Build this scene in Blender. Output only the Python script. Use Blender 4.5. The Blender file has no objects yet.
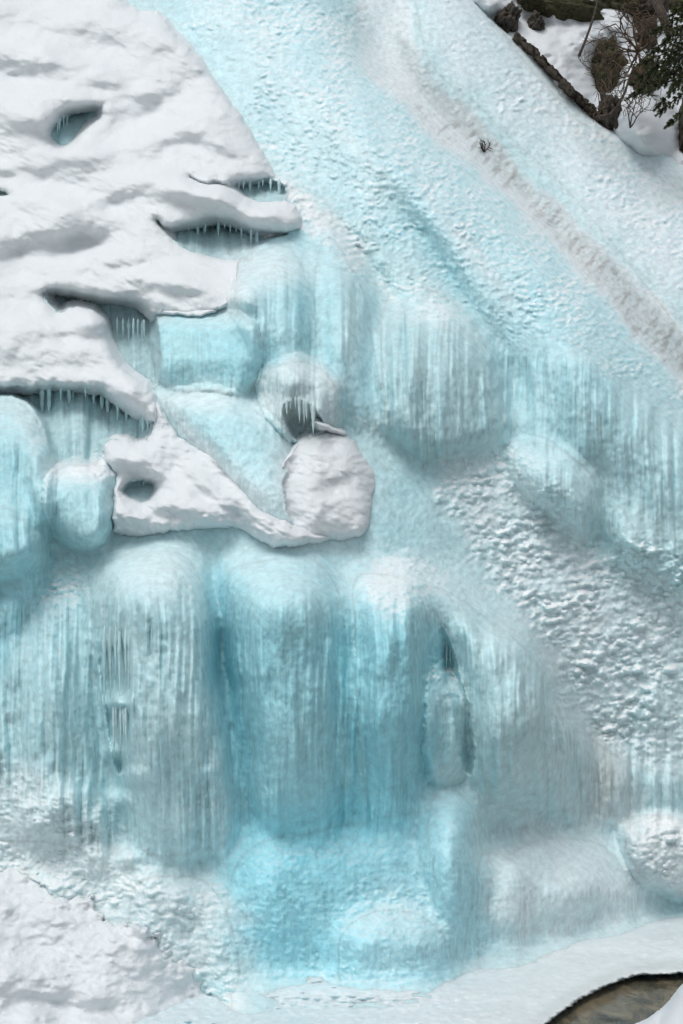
import bpy, math, random
import numpy as np
from mathutils import Vector, Matrix

# ------------------------------------------------------------------ camera, sky, sun, exposure
scene = bpy.context.scene
CAMZ = 5.2
F = 1600.0            # focal length in picture units
cam_d = bpy.data.cameras.new("camera")
cam_d.sensor_fit = 'VERTICAL'; cam_d.sensor_height = 24.0
cam_d.lens = 24.0 * F / 1024.0
cam_d.clip_start = 0.1; cam_d.clip_end = 3000
cam = bpy.data.objects.new("camera", cam_d)
scene.collection.objects.link(cam)
cam.location = (0, 0, CAMZ); cam.rotation_euler = (math.radians(90), 0, 0)
scene.camera = cam

SUN_EL, SUN_AZ = math.radians(62), math.radians(205)   # azimuth measured clockwise from +Y
world = bpy.data.worlds.new("World"); scene.world = world; world.use_nodes = True
wt = world.node_tree; wt.nodes.clear()
sky = wt.nodes.new('ShaderNodeTexSky'); sky.sky_type = 'NISHITA'; sky.sun_disc = False
sky.sun_elevation = SUN_EL; sky.sun_rotation = SUN_AZ
sky.air_density = 1.0; sky.dust_density = 3.0
hs = wt.nodes.new('ShaderNodeHueSaturation'); hs.inputs['Saturation'].default_value = 0.30
bg = wt.nodes.new('ShaderNodeBackground'); bg.inputs['Strength'].default_value = 0.105
wo = wt.nodes.new('ShaderNodeOutputWorld')
wt.links.new(sky.outputs[0], hs.inputs['Color']); wt.links.new(hs.outputs[0], bg.inputs['Color'])
wt.links.new(bg.outputs[0], wo.inputs['Surface'])
sun_d = bpy.data.lights.new("sun", 'SUN'); sun_d.energy = 1.45; sun_d.angle = math.radians(34)
sun_d.color = (1.0, 0.99, 0.98)
sun = bpy.data.objects.new("sun", sun_d); scene.collection.objects.link(sun)
sdir = Vector((math.sin(SUN_AZ)*math.cos(SUN_EL), math.cos(SUN_AZ)*math.cos(SUN_EL), math.sin(SUN_EL)))
sun.rotation_euler = (-sdir).to_track_quat('-Z', 'Y').to_euler()
vs = scene.view_settings
vs.view_transform = 'Standard'; vs.look = 'None'; vs.gamma = 1.0; vs.use_curve_mapping = False
vs.exposure = 0.09
scene.cycles.max_bounces = 10; scene.cycles.diffuse_bounces = 6

rng = random.Random(11)

# ------------------------------------------------------------------ numpy helpers
def hash2(ix, iy, seed):
    h = (ix.astype(np.int64)*374761393 + iy.astype(np.int64)*668265263 + seed*974634777) & 0xffffffff
    h = ((h ^ (h >> 13)) * 1274126177) & 0xffffffff
    h = ((h ^ (h >> 16)) * 2246822519) & 0xffffffff
    return ((h ^ (h >> 15)) & 0xffffff) / float(0xffffff)
def perlin(x, y, seed=0):
    x0 = np.floor(x); y0 = np.floor(y); fx = x-x0; fy = y-y0
    sx = fx*fx*fx*(fx*(fx*6-15)+10); sy = fy*fy*fy*(fy*(fy*6-15)+10)
    def g(a, b):
        t = hash2(x0+a, y0+b, seed)*2*np.pi
        return np.cos(t)*(fx-a) + np.sin(t)*(fy-b)
    n0 = g(0,0)*(1-sx)+g(1,0)*sx; n1 = g(0,1)*(1-sx)+g(1,1)*sx
    return (n0*(1-sy)+n1*sy)*1.5
def fbm(x, y, seed=0, octs=4, gain=.5):
    a = 1; s = 0; t = 0
    for o in range(octs):
        s = s + a*perlin(x*2**o, y*2**o, seed+o*17); t += a; a *= gain
    return s/t
def worley(x, y, seed=0):
    x0 = np.floor(x); y0 = np.floor(y); best = np.full(x.shape, 9.0)
    for i in (-1,0,1):
        for j in (-1,0,1):
            px = x0+i+hash2(x0+i, y0+j, seed); py = y0+j+hash2(x0+i, y0+j, seed+5)
            best = np.minimum(best, (px-x)**2+(py-y)**2)
    return np.sqrt(best)
def knobs(x, y, seed=0, k=3.2):
    """many rounded knobs of uneven height and size"""
    x0 = np.floor(x); y0 = np.floor(y); s = np.zeros(x.shape)
    for i in (-1,0,1):
        for j in (-1,0,1):
            a = hash2(x0+i, y0+j, seed+9)
            px = x0+i+hash2(x0+i, y0+j, seed); py = y0+j+hash2(x0+i, y0+j, seed+5)
            dy = y-py
            dy = np.where(dy > 0, dy*1.5, dy)          # fuller above, undercut below
            s = s + (.25+a*a)*np.exp(-(k+2.5*a)*((px-x)**2+dy**2))
    return s
def blur(a, n):
    n = int(n)
    if n < 1: return a
    for _ in range(2):
        for ax in (0, 1):
            pw = [(0,0)]*a.ndim; pw[ax] = (n+1, n)
            c = np.cumsum(np.pad(a, pw, mode='edge'), axis=ax)
            L = a.shape[ax]
            a = (np.take(c, range(2*n+1, 2*n+1+L), axis=ax) - np.take(c, range(0, L), axis=ax))/(2*n+1)
    return a
def smooth(t):
    t = np.clip(t, 0, 1); return t*t*(3-2*t)

# non-uniform lattice over the cliff: dense where the picture looks, coarser beyond
STEP = 1.2
def axis(lo, hi, m):
    inner = np.arange(lo, hi, STEP)
    out = []; d = STEP; x = lo
    while x > lo-m: d = min(d*1.12, 14); x -= d; out.append(x)
    out2 = []; d = STEP; x = inner[-1]
    while x < hi+m: d = min(d*1.12, 14); x += d; out2.append(x)
    return np.array(out[::-1]+list(inner)+out2)
AU = axis(-24, 708, 330); AV = axis(-24, 1050, 300)
U, V = np.meshgrid(AU, AV)

W1 = perlin(U/46, V/46, 901); W2 = perlin(U/46, V/46, 902)
W3 = fbm(U/12, V/12, 903, 3); W4 = fbm(U/12, V/12, 904, 3)
def sdf(poly, wob=1.0, uu=None, vv=None):
    """signed distance (positive inside) to an outline with a little natural wander"""
    p = np.array(poly, float)
    if len(p) < 70:                                   # round the corners off
        q = np.roll(p, -1, axis=0); p = np.stack([p*.75+q*.25, p*.25+q*.75], 1).reshape(-1, 2)
    if uu is None:
        uu = U + wob*(3.0*W1+2.6*W3); vv = V + wob*(3.0*W2+2.6*W4)
    pad = 90
    a0, b0 = p.min(0)-pad; a1, b1 = p.max(0)+pad
    full = np.full(uu.shape, -99.0)
    m = (uu > a0)&(uu < a1)&(vv > b0)&(vv < b1)
    x = uu[m]; y = vv[m]
    d = np.full(x.shape, 1e9); ins = np.zeros(x.shape, bool)
    n = len(p)
    for i in range(n):
        ax_, ay = p[i]; bx, by = p[(i+1)%n]
        ex, ey = bx-ax_, by-ay
        t = np.clip(((x-ax_)*ex+(y-ay)*ey)/(ex*ex+ey*ey+1e-9), 0, 1)
        d = np.minimum(d, (x-ax_-t*ex)**2+(y-ay-t*ey)**2)
        c = ((ay > y) != (by > y))
        xi = ex*(y-ay)/(ey if abs(ey) > 1e-9 else 1e-9)+ax_
        ins ^= c & (x < xi)
    d = np.sqrt(d)
    full[m] = np.where(ins, d, -d)
    return full
def soft_prof(d, w, hard=0.0):
    """height profile across an edge: melts into its surroundings (hard = 1: rounded lip)"""
    a = smooth((d+.30*w)/(1.30*w)); b = np.sqrt(np.maximum(0, 1-(1-np.clip((d+1.5)/w, 0, 1))**2))
    p = a*(1-hard)+b*hard
    rows = np.where((p > 0).any(1))[0]; cols = np.where((p > 0).any(0))[0]
    if len(rows) == 0: return p
    n = int(round(w*.22/STEP))
    r0, r1 = max(0, rows[0]-2*n-2), rows[-1]+2*n+3; c0, c1 = max(0, cols[0]-2*n-2), cols[-1]+2*n+3
    q = p.copy(); q[r0:r1, c0:c1] = blur(p[r0:r1, c0:c1], n)
    return q if hard < .01 else q*(1-hard*.6)+p*hard*.6
def prof(d, w):
    t = np.clip(d/w, 0, 1); return np.sqrt(np.maximum(0, 1-(1-t)**2))

# ------------------------------------------------------------------ the cliff's large form (distance from the viewpoint)
CP = np.array([
(-330,-330,28.5),(100,-300,28.5),(400,-300,30),(700,-300,32.5),(1040,-330,34),
(-110,-110,26.5),(100,-110,27),(300,-110,27.6),(500,-110,29),(790,-110,31),
(0,0,24.5),(200,0,25.3),(350,0,26.2),(500,0,27.6),(683,0,29),(1040,0,30),
(0,130,22.8),(150,150,22.5),(280,180,22.4),(400,120,24.3),(520,130,25.7),(650,170,26.4),(790,200,27),
(0,300,20.8),(130,300,20.8),(300,300,20.7),(440,260,22.4),(580,280,23.3),(683,380,23.2),(790,300,25),(1040,300,26.5),(-330,300,21),
(0,400,19.7),(150,400,19.7),(300,420,19.6),(400,330,21.4),(450,440,20.8),(580,420,21.9),
(0,540,18.6),(150,540,18.6),(300,540,18.6),(380,520,19.2),(450,560,19.7),(550,560,20.7),(683,560,21.6),(790,560,22),
(0,700,18),(150,700,18.1),(300,700,18.2),(450,700,18.8),(560,700,20),(683,700,21.2),(1040,700,23),(-330,700,17.6),
(0,850,17.2),(150,860,17.5),(300,850,18.0),(450,850,18.7),(560,830,20),(683,820,21),
(0,960,16.2),(150,960,16.8),(300,980,18.1),(450,970,18.6),(560,930,19.7),(683,890,20.9),(790,880,21.5),
(-330,1200,13.8),(150,1200,14.8),(350,1200,16.5),(683,1200,19),(1040,1200,22)], float)
def tps_fit(cp):
    n = len(cp); x = cp[:, :2]/500.0
    r2 = ((x[:, None]-x[None])**2).sum(-1)
    K = 0.5*r2*np.log(r2+1e-12) + np.eye(n)*0.002
    P = np.c_[np.ones(n), x]
    A = np.zeros((n+3, n+3)); A[:n, :n] = K; A[:n, n:] = P; A[n:, :n] = P.T
    return x, np.linalg.solve(A, np.r_[cp[:, 2], 0, 0, 0])
TX, TW = tps_fit(CP)
def base_depth(u, v):
    uu = np.clip(u, -380, 1080)/500.0; vv = np.clip(v, -360, 1250)/500.0
    s = TW[-3] + TW[-2]*uu + TW[-1]*vv
    for (a, b), w in zip(TX, TW):
        r2 = (uu-a)**2+(vv-b)**2
        s = s + w*0.5*r2*np.log(r2+1e-12)
    return s
BASE = base_depth(U, V)
D = BASE.copy()
D -= 0.10*fbm(U/120, V/150, 21, 3)

# ------------------------------------------------------------------ ice sculpting: each piece adds to or cuts into the form
LABEL = np.zeros(U.shape, int); PART_NAMES = ['ice_slope']; PART_LABELS = [None]
def piece(name, poly, Ht, Hb, soft, span=.35, wob=1.0, thr=.5, label=None, tag=True, hard=.15, end=.55):
    global D
    p = np.array(poly, float); v0, v1 = p[:, 1].min(), p[:, 1].max()
    s = sdf(poly, wob); pr = soft_prof(s, soft, hard) if Hb > 0 else prof(s, soft)
    H = Ht + (Hb-Ht)*smooth((V-v0)/((v1-v0)*span+1e-6))
    if Hb > 0: H = H*(1-(1-end)*smooth((V-(v0*.45+v1*.55))/((v1-v0)*.45+1e-6)))
    D = D - H*pr
    if tag:
        PART_NAMES.append(name); PART_LABELS.append(label)
        LABEL[pr > thr] = len(PART_NAMES)-1
    return s
def gauss(u, v, ru, rv, h, ang=0):
    global D
    D = D - h*gk(u, v, ru, rv, ang)
def gk(u, v, ru, rv, ang=0):
    c, s = math.cos(math.radians(ang)), math.sin(math.radians(ang))
    a = ((U-u)*c+(V-v)*s)/ru; b = (-(U-u)*s+(V-v)*c)/rv
    return np.exp(-(a*a+b*b))

D_FORE = None
# upper flow: blue rounded lane, grey gully, right lane
piece('ice_slope', [(150,-330),(330,-330),(345,-10),(372,55),(430,120),(500,185),(570,245),(640,320),(720,420),(720,560),(560,430),(480,330),(400,250),(340,190),(250,110),(160,10)], .55, .75, 60, tag=False)
piece('ice_slope', [(455,-330),(480,-20),(560,85),(640,150),(800,240),(900,400),(720,420),(640,300),(560,200),(470,120),(395,50),(380,-330)], .25, .35, 45, label='frosted outer lane of ice beside the snowy bank')
gauss(372, 40, 34, 16, -.22, 50); gauss(520,190,120,10,-.25,48)
# diagonal grooves across the upper lane
for (u, v, ru, rv, h, a) in [(455,285,80,13,-.26,56),(415,225,60,12,-.14,50),(480,320,60,20,.18,58),(420,290,60,22,.2,55),(365,260,60,9,-.2,52),(560,330,80,26,.18,60),(610,420,70,24,.15,66)]:
    gauss(u, v, ru, rv, h, a)
# right curtain (big shoulder), mid curtain, small lump
piece('ice_curtain', [(500,345),(540,320),(600,340),(650,390),(690,430),(760,480),(800,720),(700,640),(655,590),(625,565),(600,530),(585,480),(560,455),(540,445),(508,440),(502,400)], .1, .55, 34, .5, hard=.25, end=.55, label='tall fluted curtain at the far right')
piece('ice_curtain', [(376,300),(400,280),(440,285),(480,320),(505,370),(512,438),(480,452),(430,462),(400,445),(382,425),(376,370)], .05, .8, 22, .5, hard=.4, end=.75, label='short grey-blue fluted curtain above the snowy ice slope')
piece('ice_bulge', [(505,450),(530,436),(560,440),(590,462),(604,500),(598,535),(580,545),(560,520),(530,500),(512,475)], .42, .62, 24, .5, hard=.5, end=.8)
piece('ice_bulge', [(600,500),(622,490),(645,530),(660,580),(640,590),(612,560)], .05, .3, 26, .5)
# lobes under the upper snow
piece('ice_bulge', [(318,215),(345,240),(372,290),(385,370),(395,430),(375,440),(345,420),(318,400),(306,340),(304,270)], .15, .6, 30, .4, hard=.3)
piece('ice_bulge', [(232,262),(262,238),(290,236),(312,262),(316,330),(316,392),(285,398),(262,372),(240,330),(222,300)], .3, .8, 30, .35, hard=.35, end=.6)
piece('ice_bulge', [(205,292),(240,270),(262,300),(256,318),(215,318)], .1, .35, 18, .4, tag=False)
piece('ice_block', [(150,312),(200,309),(255,313),(262,345),(258,392),(215,395),(160,388),(152,350)], .3, .62, 14, .25, hard=.7, end=.45, label='pale blue block with a flat snowy top edge')
piece('ice_bulb', [(256,372),(275,358),(305,355),(332,368),(342,392),(345,425),(322,435),(300,444),(282,436),(262,412)], .45, .75, 34, .35, hard=.75, end=.9, label='round frosted bulb with icicles below')
piece('ice_tongue', [(152,388),(230,386),(258,402),(285,430),(300,470),(318,520),(330,560),(270,545),(225,490),(185,440),(160,410)], .62, .62, 30, .3, hard=.6, end=.15)
# left side
piece('ice_curtain', [(-300,392),(5,392),(32,405),(48,430),(52,470),(50,540),(44,570),(-60,600),(-300,600)], .3, .75, 24, .3, hard=.5, label='bulging blue curtain at the left edge')
piece('ice_bulge', [(30,440),(48,434),(56,450),(56,520),(40,530),(30,500)], .15, .35, 12, .3, hard=.6)
piece('ice_bulb', [(46,478),(60,462),(85,458),(112,466),(114,500),(110,538),(82,552),(55,540),(44,515)], .5, .85, 20, .35, hard=.8, end=.85, label='pillow of blue ice with a snow-speckled top')
piece('ice_bulge', [(-300,500),(0,498),(22,510),(44,545),(50,572),(30,620),(0,640),(-300,640)], .3, .5, 24, .4, hard=.5, end=.4)
# main falls
piece('ice_curtain', [(-300,600),(0,600),(30,600),(60,570),(100,580),(100,700),(108,800),(100,860),(40,850),(-300,830)], .1, .35, 30, .4, label='pale curtain at the left of the lower falls')
piece('ice_curtain', [(92,560),(125,545),(165,540),(200,552),(216,600),(224,660),(238,740),(244,800),(236,850),(180,862),(132,862),(124,800),(108,740),(100,680),(92,610)], .4, .95, 34, .3, hard=.4, end=.4, label='broad pale curtain with long icicles on its left side')
piece('ice_curtain', [(214,560),(262,548),(320,548),(348,580),(352,640),(356,720),(352,800),(320,835),(262,826),(246,790),(236,720),(226,640)], .4, .85, 36, .3, hard=.35, end=.5, label='bright blue central curtain of the lower falls')
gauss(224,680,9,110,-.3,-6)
piece('ice_curtain', [(340,565),(385,560),(425,580),(442,625),(440,680),(430,760),(415,830),(360,830),(350,760),(346,660)], .4, .75, 32, .3, hard=.2, end=.4, label='deep blue curtain right of the central one')
piece('ice_curtain', [(385,558),(440,572),(490,600),(535,640),(565,690),(585,740),(596,800),(580,822),(520,824),(478,820),(468,770),(456,700),(440,640),(410,600)], .4, .85, 44, .35, hard=.25, end=.5, label='grey-blue curtain curving down to the right')
piece('ice_recess', [(438,622),(450,640),(462,680),(474,740),(472,775),(462,770),(452,700),(438,660)], -.1, -.32, 11, .4, thr=.9)
piece('ice_bulge', [(428,672),(440,664),(456,676),(466,700),(467,760),(462,782),(430,790),(422,740)], .25, .5, 14, .35, hard=.7, label='snow-topped lobe beside the dark cleft')
piece('ice_curtain', [(548,690),(575,700),(600,740),(640,760),(700,770),(700,822),(620,824),(590,822),(565,760)], .1, .3, 24, .4, label='brownish grey curtain above the river-level mounds')
gauss(560,650,90,20,-.25,62)
for g_ in [(140,590,48,38,.45,0),(288,598,58,38,.42,0),(398,606,44,34,.24,10),(165,710,46,150,.42,0),(286,700,42,140,.42,0),(394,700,34,130,.36,0),(520,705,40,100,.5,8),(60,700,30,90,.25,0),(480,610,60,26,.22,38),
           (40,690,40,90,.22,0),(500,222,210,24,.30,48.5),(410,180,200,34,.26,53),(590,400,60,90,.38,20),(430,370,46,70,.30,0),(660,480,36,80,.26,0),(348,330,20,90,.16,0),(560,480,34,36,.2,0)]: gauss(*g_)
FOOT = [(578,884,54,40,.72,-12),(510,878,26,30,.28,0),(530,920,60,26,.22,-8),(400,948,64,34,.22,0),(300,905,60,60,.18,0),(455,850,26,64,.34,0),(462,930,20,40,.25,0),(350,860,50,30,.14,0),(255,860,30,40,.16,0),(630,900,20,24,.2,0),(545,850,24,16,.16,0)]
# mounds at the foot
piece('ice_mound', [(215,850),(250,825),(300,815),(350,805),(420,790),(460,790),(485,830),(492,880),(482,940),(470,1060),(380,1090),(220,1090),(205,930)], .15, .75, 60, .45, hard=.2, end=.9, label='bright blue apron at the foot of the central curtain')
piece('ice_mound', [(415,800),(450,775),(480,800),(494,860),(488,900),(462,930),(430,900)], .2, .55, 32, .4, hard=.4, end=.7)
piece('ice_mound', [(340,915),(380,898),(430,905),(462,940),(466,1050),(340,1060),(325,950)], .2, .4, 36, .3, hard=.4, end=1)
piece('ice_mound', [(484,850),(530,825),(590,820),(630,850),(648,890),(652,980),(560,1020),(485,1020),(470,910)], .2, .42, 48, .4, hard=.25, end=1, label='soft white mound at the foot of the right curtain')
piece('ice_mound', [(465,850),(500,840),(530,860),(534,920),(520,1000),(470,1000)], .15, .3, 28, .5, hard=.3)
piece('ice_mound', [(612,830),(640,812),(700,815),(1040,830),(1040,930),(700,905),(650,895),(628,865)], .6, .85, 24, .4, hard=.6, end=1, label='grey lump crusted with snow at the right edge')
piece('ice_mound', [(120,880),(150,865),(200,866),(230,890),(250,960),(240,1010),(170,1000),(120,940)], .15, .3, 30, .4, hard=.2)
for (u, v, r, h) in [(70,800,22,.22),(120,800,14,.2),(100,820,16,.22),(128,858,12,.22),(150,880,26,.2),(40,830,26,.2),(180,900,20,.15),(92,862,20,.2),(60,890,24,.16),(208,772,9,.12),(118,752,12,.2),(132,776,14,.18)]:
    gauss(u, v, r, r*.8, h)
for g_ in FOOT: gauss(*g_)
D_SMOOTH = blur(D, 5)

# ---- niches under the snow
N1 = [(184,174),(205,183),(215,180),(226,184),(232,179),(281,179),(288,199),(264,208),(246,204),(232,192),(222,185),(205,186)]
N2 = [(156,218),(166,229),(190,222),(225,216),(262,231),(296,233),(262,241),(242,263),(222,263),(200,256),(180,244),(158,226)]
N3 = [(42,290),(62,287),(100,297),(135,300),(150,311),(159,322),(160,384),(150,388),(125,372),(110,348),(100,312),(72,305),(60,313),(50,303)]
N4 = [(-300,384),(30,386),(70,383),(112,389),(140,402),(154,420),(148,440),(136,444),(122,438),(103,440),(100,456),(90,466),(50,462),(48,430),(32,405),(5,393),(-300,393)]
N5 = [(119,488),(135,480),(156,480),(158,490),(148,506),(124,497)]
N6 = [(46,125),(60,112),(72,106),(100,104),(102,118),(92,124),(84,130),(72,148),(60,150),(46,141)]
N7 = [(8,82),(30,84),(34,90),(16,90)]
N8 = [(-60,186),(4,190),(10,196),(-40,198)]
NICHES = [N1, N2, N3, N4, N5, N6, N7, N8]
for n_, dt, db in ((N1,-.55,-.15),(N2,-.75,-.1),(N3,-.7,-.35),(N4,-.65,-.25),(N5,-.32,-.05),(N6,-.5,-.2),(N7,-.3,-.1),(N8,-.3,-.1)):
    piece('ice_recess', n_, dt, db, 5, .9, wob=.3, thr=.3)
piece('ice_recess', [(280,406),(296,400),(312,406),(326,424),(316,434),(300,443),(288,434)], -.2, -.5, 8, .6, wob=.3, thr=.8)
piece('ice_recess', [(98,640),(106,626),(128,624),(132,700),(128,770),(116,778),(106,712),(102,690)], -.0, -.26, 14, .5, wob=.4, thr=.9)
gauss(119,703,11,9,.42); gauss(142,462,16,0.1,.0)
gauss(78,440,12,40,.22); gauss(20,0,1,1,0)

# ---- texture weight maps
def region(poly, soft, wob=2.0):
    return smooth((sdf(poly, wob)+soft)/(2*soft))
wf = np.zeros(U.shape)       # flutes
for poly, s, w in [
    ([(376,310),(505,330),(520,440),(480,455),(430,465),(380,430)], 14, .9),
    ([(500,370),(580,350),(690,440),(1040,440),(1040,640),(683,600),(620,500),(590,455),(510,440)], 20, .8),
    ([(515,460),(600,470),(600,545),(560,530),(520,490)], 12, .5),
    ([(225,280),(320,260),(385,300),(395,430),(262,400)], 16, .45),
    ([(150,330),(262,330),(262,398),(150,392)], 10, .35),
    ([(256,392),(345,392),(345,440),(256,440)], 10, .8),
    (N4, 6, 1), (N1, 5, .8), (N2, 5, 1), (N3, 6, .9), (N6, 4, .6),
    ([(-300,420),(60,420),(60,580),(-300,600)], 14, .55),
    ([(44,490),(116,490),(114,552),(48,545)], 10, .8),
    ([(-300,620),(95,600),(215,590),(245,690),(250,850),(120,862),(0,810),(-300,800)], 24, .8),
    ([(225,600),(350,590),(440,610),(455,800),(340,838),(245,828)], 26, .6),
    ([(445,620),(520,650),(600,740),(700,750),(1040,760),(1040,830),(480,830)], 22, .9),
    ([(640,650),(1040,650),(1040,830),(640,820)], 25, .5)]:
    wf = np.maximum(wf, w*region(poly, s))
wc = np.zeros(U.shape)       # knobbly crust
for poly, s, w in [
    ([(150,-330),(455,-330),(470,0),(600,125),(1040,220),(1040,420),(690,430),(560,350),(500,330),(376,310),(330,230),(270,160),(155,10)], 20, .62),
    ([(430,465),(510,445),(600,545),(1040,600),(1040,780),(610,770),(540,640),(470,540)], 22, 1),
    ([(270,170),(340,215),(370,260),(350,280),(300,215)], 8, 1.1),
    ([(612,812),(1040,812),(1040,910),(640,900)], 12, .9),
    ([(50,560),(100,540),(110,570),(70,620),(50,640),(40,600)], 12, .5),
    ([(-300,800),(60,760),(140,860),(240,900),(240,1300),(-300,1300)], 30, .5),
    ([(220,860),(480,850),(480,1000),(220,1000)], 30, .22),
    ([(48,455),(116,455),(112,485),(50,490)], 6, .6),
    ([(420,660),(465,665),(465,700),(425,700)], 8, .6),
    ([(350,540),(440,555),(430,620),(350,600)], 18, .25)]:
    wc = np.maximum(wc, w*region(poly, s, 4))

wc *= 1-.6*region([(325,-330),(430,-330),(430,30),(520,130),(600,210),(680,290),(760,360),(760,430),(650,350),(560,250),(480,175),(400,105),(350,50)], 10)
# vertical flutes: rounded columns with tight creases between them
wu = U + 3.5*fbm(U/70, V/120, 31, 2) + .8*perlin(U/14, V/40, 32)
def rid(n_, e): return np.sqrt(n_*n_+e*e)
fl = rid(perlin(wu/17, V/260, 41), .05) + .5*rid(perlin(wu/7.5, V/190, 42), .06) + .28*rid(perlin(wu/3.6, V/120, 43), .08)
wf = wf*(.45+.75*smooth(fbm(U/45, V/110, 45, 2)*1.6+.5))
knob = fbm(U/9, V/12, 44, 2)
D -= wf*(0.10*(fl-.45) + .03*knob)
def drips(x, y, seed):
    """hanging columns: fade in from above, end in a rounded tip"""
    x0 = np.floor(x); y0 = np.floor(y); s_ = np.zeros(x.shape)
    for i in (-1,0,1):
        for j in (-1,0,1,2):
            a = hash2(x0+i, y0+j, seed+3)
            px = x0+i+hash2(x0+i, y0+j, seed); py = y0+j+hash2(x0+i, y0+j, seed+5)
            t = py-y; w_ = .32+.35*a
            fade = np.where(t > 0, np.exp(-(t/1.0)**2), np.exp(-(t/.24)**2))
            s_ = np.maximum(s_, (.3+.7*a)*fade*np.sqrt(np.maximum(0, 1-((x-px)/w_)**2)))
    return s_
lob = smooth(wf*1.6)
D = D - blur(lob, 3)*(.11*drips(wu/24, V/115, 401) + .07*drips(wu/9, V/80, 402) + .03*drips(wu/4.5, V/50, 404) + .14*fbm(U/38, V/150, 403, 2))
# crust
cu = U + 2*perlin(U/15, V/15, 51); cv = V + 2*perlin(U/15, V/15, 52)
cr = .75*knobs(cu/11, cv/8, 53) + .5*knobs(cu/6, cv/4.6, 54) + .28*knobs(U/3.6, V/3, 56) + .4*fbm(U/26, V/22, 55, 3)
wc = wc*(.55+.75*smooth(fbm(U/50, V/40, 57, 2)*1.5+.5))
fine = region([(150,-330),(455,-330),(470,0),(600,125),(1040,220),(1040,400),(690,420),(560,360),(500,335),(376,310),(330,230),(270,160),(155,10)], 20)
cr2 = .6*knobs(cu/7.5, cv/5, 153) + .5*knobs(cu/4.2, cv/3.2, 154) + .5*fbm(U/30, V/22, 155, 3)
D -= wc*0.115*((cr-.4)*(1-fine) + .66*(cr2-.35)*fine)
calm = np.clip(1-wc-wf, 0.25, 1)
D -= calm*(.028*fbm(U/26, V/34, 61, 3)+.016*fbm(U/5, V/6, 62, 2))

# ------------------------------------------------------------------ ice tint (blue where dense, white where frosted or aerated, darker in niches and creases)
def lin(c):
    c = np.array(c)/255.0
    return np.where(c <= .04045, c/12.92, ((c+.055)/1.055)**2.4)
TINT = np.zeros(U.shape+(3,)); TINT[:] = lin((176,210,216))
def paint(poly, col, soft=18, op=1.0, wob=4):
    w = (op*region(poly, soft, wob))[..., None]
    TINT[:] = TINT*(1-w)+lin(col)*w
def dab(u, v, ru, rv, col, op=.7, ang=0):
    w = (op*gk(u, v, ru, rv, ang))[..., None]
    TINT[:] = TINT*(1-w)+lin(col)*w
FROST = (226,233,236); SNOWC = (238,240,242); GREY = (196,202,202); CYAN = (150,204,216); DEEP = (96,184,204); PALE = (186,218,223)
paint([(150,-330),(300,-330),(345,20),(420,115),(520,200),(600,300),(690,410),(600,420),(480,300),(380,230),(260,130),(155,10)], (176,218,228), 26)
paint([(160,-20),(240,-20),(330,100),(400,190),(380,220),(260,140)], (190,222,230), 20)
paint([(345,60),(400,100),(500,190),(600,290),(680,400),(650,400),(560,310),(470,210),(380,110)], (168,216,226), 10, .8)
paint([(325,-330),(390,-330),(400,40),(480,130),(560,210),(640,280),(720,370),(720,430),(650,350),(560,250),(480,175),(400,105),(350,50)], (214,220,224), 6, .95, 2)
paint([(390,20),(460,100),(540,190),(640,290),(720,380),(700,400),(600,290),(500,170),(400,70)], (166,176,179), 6, .85, 2)
dab(352,30,20,40,(150,182,188),.8,-20)
gr = region([(560,215),(600,255),(650,310),(700,360),(760,430),(700,410),(640,335),(590,275),(545,225),(480,165),(400,95),(440,110),(500,150)], 5, 2)*smooth((fbm((U+V)/9, (U-V)/26, 777, 3)-.05)*5)
w_ = (.68*gr)[..., None]; TINT[:] = TINT*(1-w_)+lin((112,104,100))*w_
paint([(400,-330),(470,-330),(600,130),(700,190),(1040,260),(1040,420),(720,350),(600,230),(500,120),(410,30)], (204,222,229), 18)
paint([(600,135),(680,170),(1040,230),(1040,300),(700,260),(620,180)], (212,230,236), 14)
paint([(275,175),(330,210),(372,262),(350,270),(300,222)], (214,220,222), 8)
# curtains
paint([(225,240),(310,215),(370,280),(390,430),(262,400)], CYAN, 18, .8)
dab(300,300,10,70,(120,190,204),.7); dab(270,262,40,22,PALE,.8); dab(350,330,12,80,(182,212,217),.6)
paint([(376,310),(500,330),(512,440),(430,462),(380,430)], (150,188,195), 14, .85)
paint([(500,320),(600,330),(690,430),(1040,440),(1040,600),(640,520),(590,455),(510,440)], (158,203,213), 18, .85)
dab(640,480,60,60,(168,206,213),.6); dab(690,560,80,50,(178,212,218),.6)
paint([(510,450),(590,450),(604,540),(560,525)], (172,210,217), 12, .8)
paint([(150,312),(258,312),(262,392),(155,390)], (150,208,218), 10, .9)
dab(230,350,22,30,(132,200,213),.6)
paint([(256,360),(342,365),(345,440),(262,430)], (200,216,219), 10, .9)
paint([(155,388),(235,388),(300,450),(330,540),(290,560),(220,500)], (166,214,223), 18, .95)
paint([(-300,390),(40,400),(56,560),(-300,600)], (140,196,207), 12, .9)
paint([(46,460),(114,460),(112,550),(48,540)], (158,206,215), 8, .9)
dab(80,468,32,12,FROST,.8)
for n_ in (N1, N2, N4): paint(n_, (140,176,182), 4, .9, 1)  # niche ice tinted greyer and darker than the open ice
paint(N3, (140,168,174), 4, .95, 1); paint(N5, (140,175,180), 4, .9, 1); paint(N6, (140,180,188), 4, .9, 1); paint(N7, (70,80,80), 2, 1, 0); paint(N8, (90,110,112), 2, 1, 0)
dab(300,425,18,18,(110,128,132),.7)  # darker grey in the pocket below the bulb
dab(222,292,26,22,SNOWC,.9); dab(262,268,46,18,FROST,.55); dab(195,400,50,14,FROST,.6); dab(250,500,40,20,SNOWC,.6,45); dab(288,490,16,50,FROST,.7,-10); dab(205,450,50,10,SNOWC,.6,45)
dab(318,548,60,7,FROST,.6); dab(138,462,24,16,SNOWC,.8)
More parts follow.
